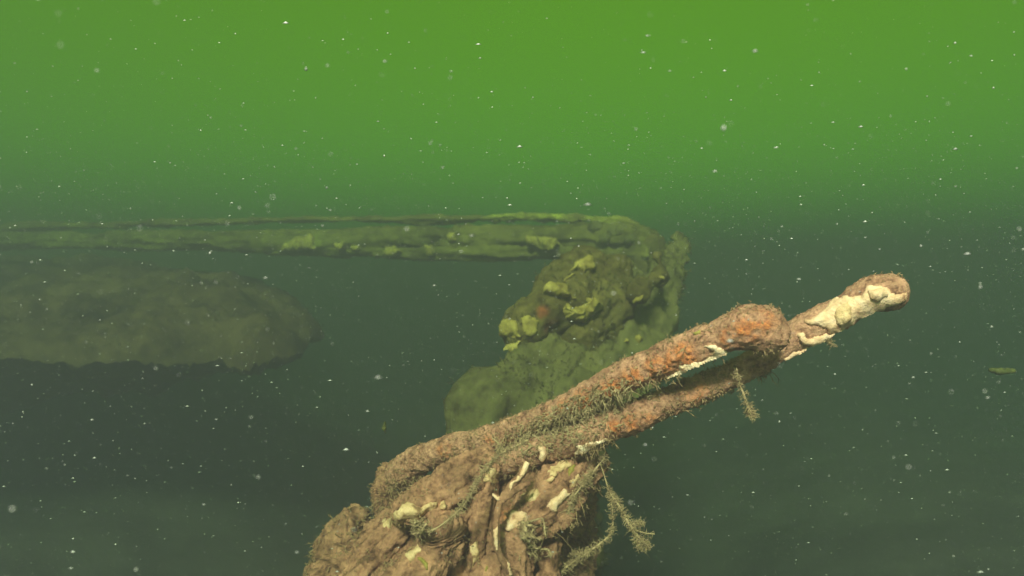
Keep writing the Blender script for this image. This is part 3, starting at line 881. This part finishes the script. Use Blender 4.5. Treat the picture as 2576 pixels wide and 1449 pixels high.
for k, (poly, th) in enumerate((
        ([(225, 355), (270, 310), (340, 290), (410, 270), (420, 320), (430, 360), (330, 362)], 0.04),
        ([(540, 325), (590, 310), (610, 360), (570, 372)], 0.05), ([(630, 340), (680, 335), (685, 365), (645, 370)], 0.05),
        ([(825, 340), (870, 335), (920, 375), (900, 395), (825, 392)], 0.06), ([(1050, 345), (1100, 340), (1100, 390), (1060, 385)], 0.05),
        ([(1180, 260), (1220, 255), (1230, 300), (1190, 310)], 0.04), ([(1640, 290), (1700, 285), (1800, 295), (1820, 330), (1810, 350), (1700, 340), (1640, 320)], 0.09))):
    growth(RB, br, z6(poly), th, M_YELLOW, name='sponge_lump', seed=190 + k, step=2.0, lump=14)
RK = thing('sponge_ball', 'twin rounded sponges perched at the right end of the far rails', 'sponge', Vector(at(1545, 600, 4.46)))
for x, y, d, rx, ry, s in ((1498, 572, 4.46, 17, 15, 5), (1558, 583, 4.42, 29, 20, 5), (1590, 604, 4.34, 20, 14, 4), (1520, 600, 4.39, 16, 12, 4)):
    V, N, F = blob_arrays(at(x, y, d), (rx * d / FP, rx * d / FP, ry * d / FP), s, ((9, 0.022, 3, 201), (30, 0.008, 2, 202)))
    link('lobe', np_mesh('lobe', V, F), M_BOARD, RK)
# the leaning post where the rails end
PT = thing('leaning_post', 'stubby leaning post carrying the right ends of the far rails', 'post', Vector((*at(1640, 640, 4.3)[:2], ZG)))
V, N, F = tube_arrays(np.vstack([px_path([(1640, 590, 4.4, 30), (1630, 650, 4.35, 40), (1610, 760, 4.3, 46)]), [[at(1500, 850, 4.3)[0], 4.35, 0.5, .1], [at(1350, 800, 4.3)[0], 4.35, ZG - .08, .13]]]), 0.014, disp=DM)
link('shaft', np_mesh('shaft', V, F), M_STUMP, PT)

# ------------------------------------------------------------------ silted mound at the left
MO = thing('silt_shelf', 'broad ledge draped in darkened silt where the far rails come down', 'ledge', Vector((*at(350, 760, 4.2)[:2], ZG)))
def on_level(x, y, z):
    k = (FW + RT * ((x - 1288.0) / FP) - UP * ((y - 724.5) / FP))
    return (CAM + k * ((z - CAM[2]) / k[2]))[:2]
plan = [at(x, y, d)[:2] for x, y, d in ((629, 872, 4.39), (720, 850, 4.59), (822, 795, 5.19), (790, 745, 5.72), (735, 706, 6.12), (660, 682, 6.52), (574, 672, 6.92), (480, 662, 7.71))]
plan = plan + [np.array([-5.6, 11.0]), np.array([-10, 11.0]), np.array([-10, 4.3]), at(-200, 915, 4.39)[:2], at(60, 900, 4.32)[:2], at(330, 895, 4.39)[:2], at(520, 850, 4.59)[:2]]
hx, hy = np.meshgrid(np.arange(-9, -0.6, 0.03), np.arange(3.5, 10.5, 0.03))
px_, py_ = hx.ravel(), hy.ravel()
q3 = np.stack([px_, py_, np.zeros(len(px_))], axis=1)
wx = px_ + 0.14 * fbm(q3, 1.3, 3, 213); wy = py_ + 0.14 * fbm(q3 + 9, 1.3, 3, 214)
sgn = np.where(inside(plan, wx, wy), 1, -1) * edge_dist(plan, wx, wy)
top = np.minimum(1.13 + 0.15 * (py_ - 4.4), 1.42) + 0.07 * fbm(q3, 0.9, 4, 215) + 0.09 * fbm(q3, 3.5, 4, 216) + 0.045 * fbm(q3, 11, 3, 217)
# higher ridge running back under the rails
ridge_pts = [on_level(x, 585, 1.06) for x in (0,)]
rl = np.clip((py_ - 6.6) / 0.9, 0, 1)
top = top + 0.08 * rl * rl * (3 - 2 * rl) * np.clip(1 + 1.2 * fbm(q3, 0.8, 3, 218), 0, 1.6)
lip = np.clip(sgn / 1.1, 0, 1)
zt = top - 0.30 * (1 - np.sqrt(1 - (1 - lip) ** 2))
zu = np.maximum(top - 0.30 - 0.45 * np.clip(sgn, 0, 6) - 0.05 * fbm(q3, 5, 3, 212), ZG - 0.15)
H_, W_ = hx.shape
ids = np.arange(H_ * W_).reshape(H_, W_)
q = np.stack([ids[:-1, :-1], ids[:-1, 1:], ids[1:, 1:], ids[1:, :-1]], axis=-1).reshape(-1, 4)
qt = q[(sgn[q] > 0).any(1)]
qu = q[(sgn[q] > 0).any(1) & (zu[q] > ZG - 0.149).any(1)][:, ::-1]
rim = sgn <= 0
gry, grx = np.gradient(sgn.reshape(H_, W_), 0.03)
gl = np.maximum(np.hypot(grx, gry).ravel(), 0.3)
px_ = px_ - np.where(rim & (sgn > -0.08), sgn * grx.ravel() / gl ** 2, 0)
py_ = py_ - np.where(rim & (sgn > -0.08), sgn * gry.ravel() / gl ** 2, 0)
zt[rim] = zu[rim] = (top - 0.30)[rim]
V = np.vstack([np.stack([px_, py_, zt], axis=1), np.stack([px_, py_, zu], axis=1)])
q = np.vstack([qt, qu + len(px_)])
u, inv = np.unique(q, return_inverse=True)
link('crust', np_mesh('crust', V[u], [inv.reshape(-1, 4)]), M_MOUND, MO)
Nn = np.tile([0, 0, 1.0], (len(u), 1))
fz = sgn[u % len(px_)] * (u < len(px_)) > 0.02
fuzz(MO, V[u], Nn, 9000, 0.018, 0.003, M_MOUND, 219, nmask(V[u], 2.5, 220) * fz * (V[u][:, 1] < 7), droop=0.2, name='algae_fuzz', spread=0.9)

# ------------------------------------------------------------------ drifting things
def drift(label, rows, mat, seed):
    V, N, F = tube_arrays(px_path(rows), 0.0012, nth=8, disp=((180, 0.0022, 2, seed),))
    ob = link('drifting_fragment', np_mesh('drifting_fragment', V, F), mat)
    tag(ob, label, 'weed')
drift('green crumb of weed hanging in open water left of the spars', [(969, 1060, 1.1, 3), (966, 1072, 1.1, 5), (968, 1082, 1.1, 4), (970, 1090, 1.1, 1.5)], M_WEED, 241)
drift('dim green oval flake adrift far to the right of the spars', [(2488, 930, 1.9, 6), (2520, 934, 1.9, 9), (2555, 932, 1.9, 6)], M_WEED, 242)

NP = 210000
P = np.stack([rng.uniform(-4, 4, NP), rng.uniform(0.2, 5.5, NP), rng.uniform(-0.6, 1.87, NP)], axis=1)
P = P[np.linalg.norm(P - CAM, axis=1) > 0.55]
n = len(P)
sz = 0.0005 * rng.lognormal(0, 0.62, n)
sz = np.clip(sz, 0.0003, 0.0024)
o4 = np.array([[1, 0, -0.7], [-1, 0, -0.7], [0, 1, 0.7], [0, -1, 0.7]]) * 1.1
f4 = np.array([[0, 2, 1], [0, 1, 3], [0, 3, 2], [1, 2, 3]])
st3 = rng.uniform(0.6, 1.0, (n, 3)); st3[:, 0] *= rng.choice([1, 1, 1, 3.2], n)
sp = (o4[None] * st3[:, None, :] * sz[:, None, None])
V = (P[:, None, :] + sp).reshape(-1, 3)
F = (f4[None] + (np.arange(n) * 4)[:, None, None]).reshape(-1, 3)
ob = link('suspended_silt', np_mesh('suspended_silt', V, [F]), M_SNOW)
tag(ob, 'pale flecks of silt and plankton drifting through the water', 'silt', None, 'stuff')

# ------------------------------------------------------------------ the murky water itself
def box_mesh(name, a, b):
    V = [(x, y, z) for x in (a[0], b[0]) for y in (a[1], b[1]) for z in (a[2], b[2])]
    F = [(0, 1, 3, 2), (4, 6, 7, 5), (0, 4, 5, 1), (2, 3, 7, 6), (0, 2, 6, 4), (1, 5, 7, 3)]
    me = bpy.data.meshes.new(name)
    me.from_pydata(V, [], F)
    return me
hm = bpy.data.materials.new('murky_water')
hm.use_nodes = True
t = hm.node_tree
t.nodes.clear()
ho = t.nodes.new('ShaderNodeOutputMaterial')
pv = t.nodes.new('ShaderNodeVolumePrincipled')
pv.inputs['Color'].default_value = (*HAZE_COLOR, 1)
pv.inputs['Absorption Color'].default_value = (*HAZE_ABS, 1)
pv.inputs['Density'].default_value = HAZE_DENSITY
pv.inputs['Anisotropy'].default_value = HAZE_G
t.links.new(pv.outputs[0], ho.inputs['Volume'])
hz = link('haze', box_mesh('haze', (-125, -65, -2.3), (125, 165, 1.88)), hm)
tag(hz, 'murky green water filling the whole scene', 'water', None, 'stuff')
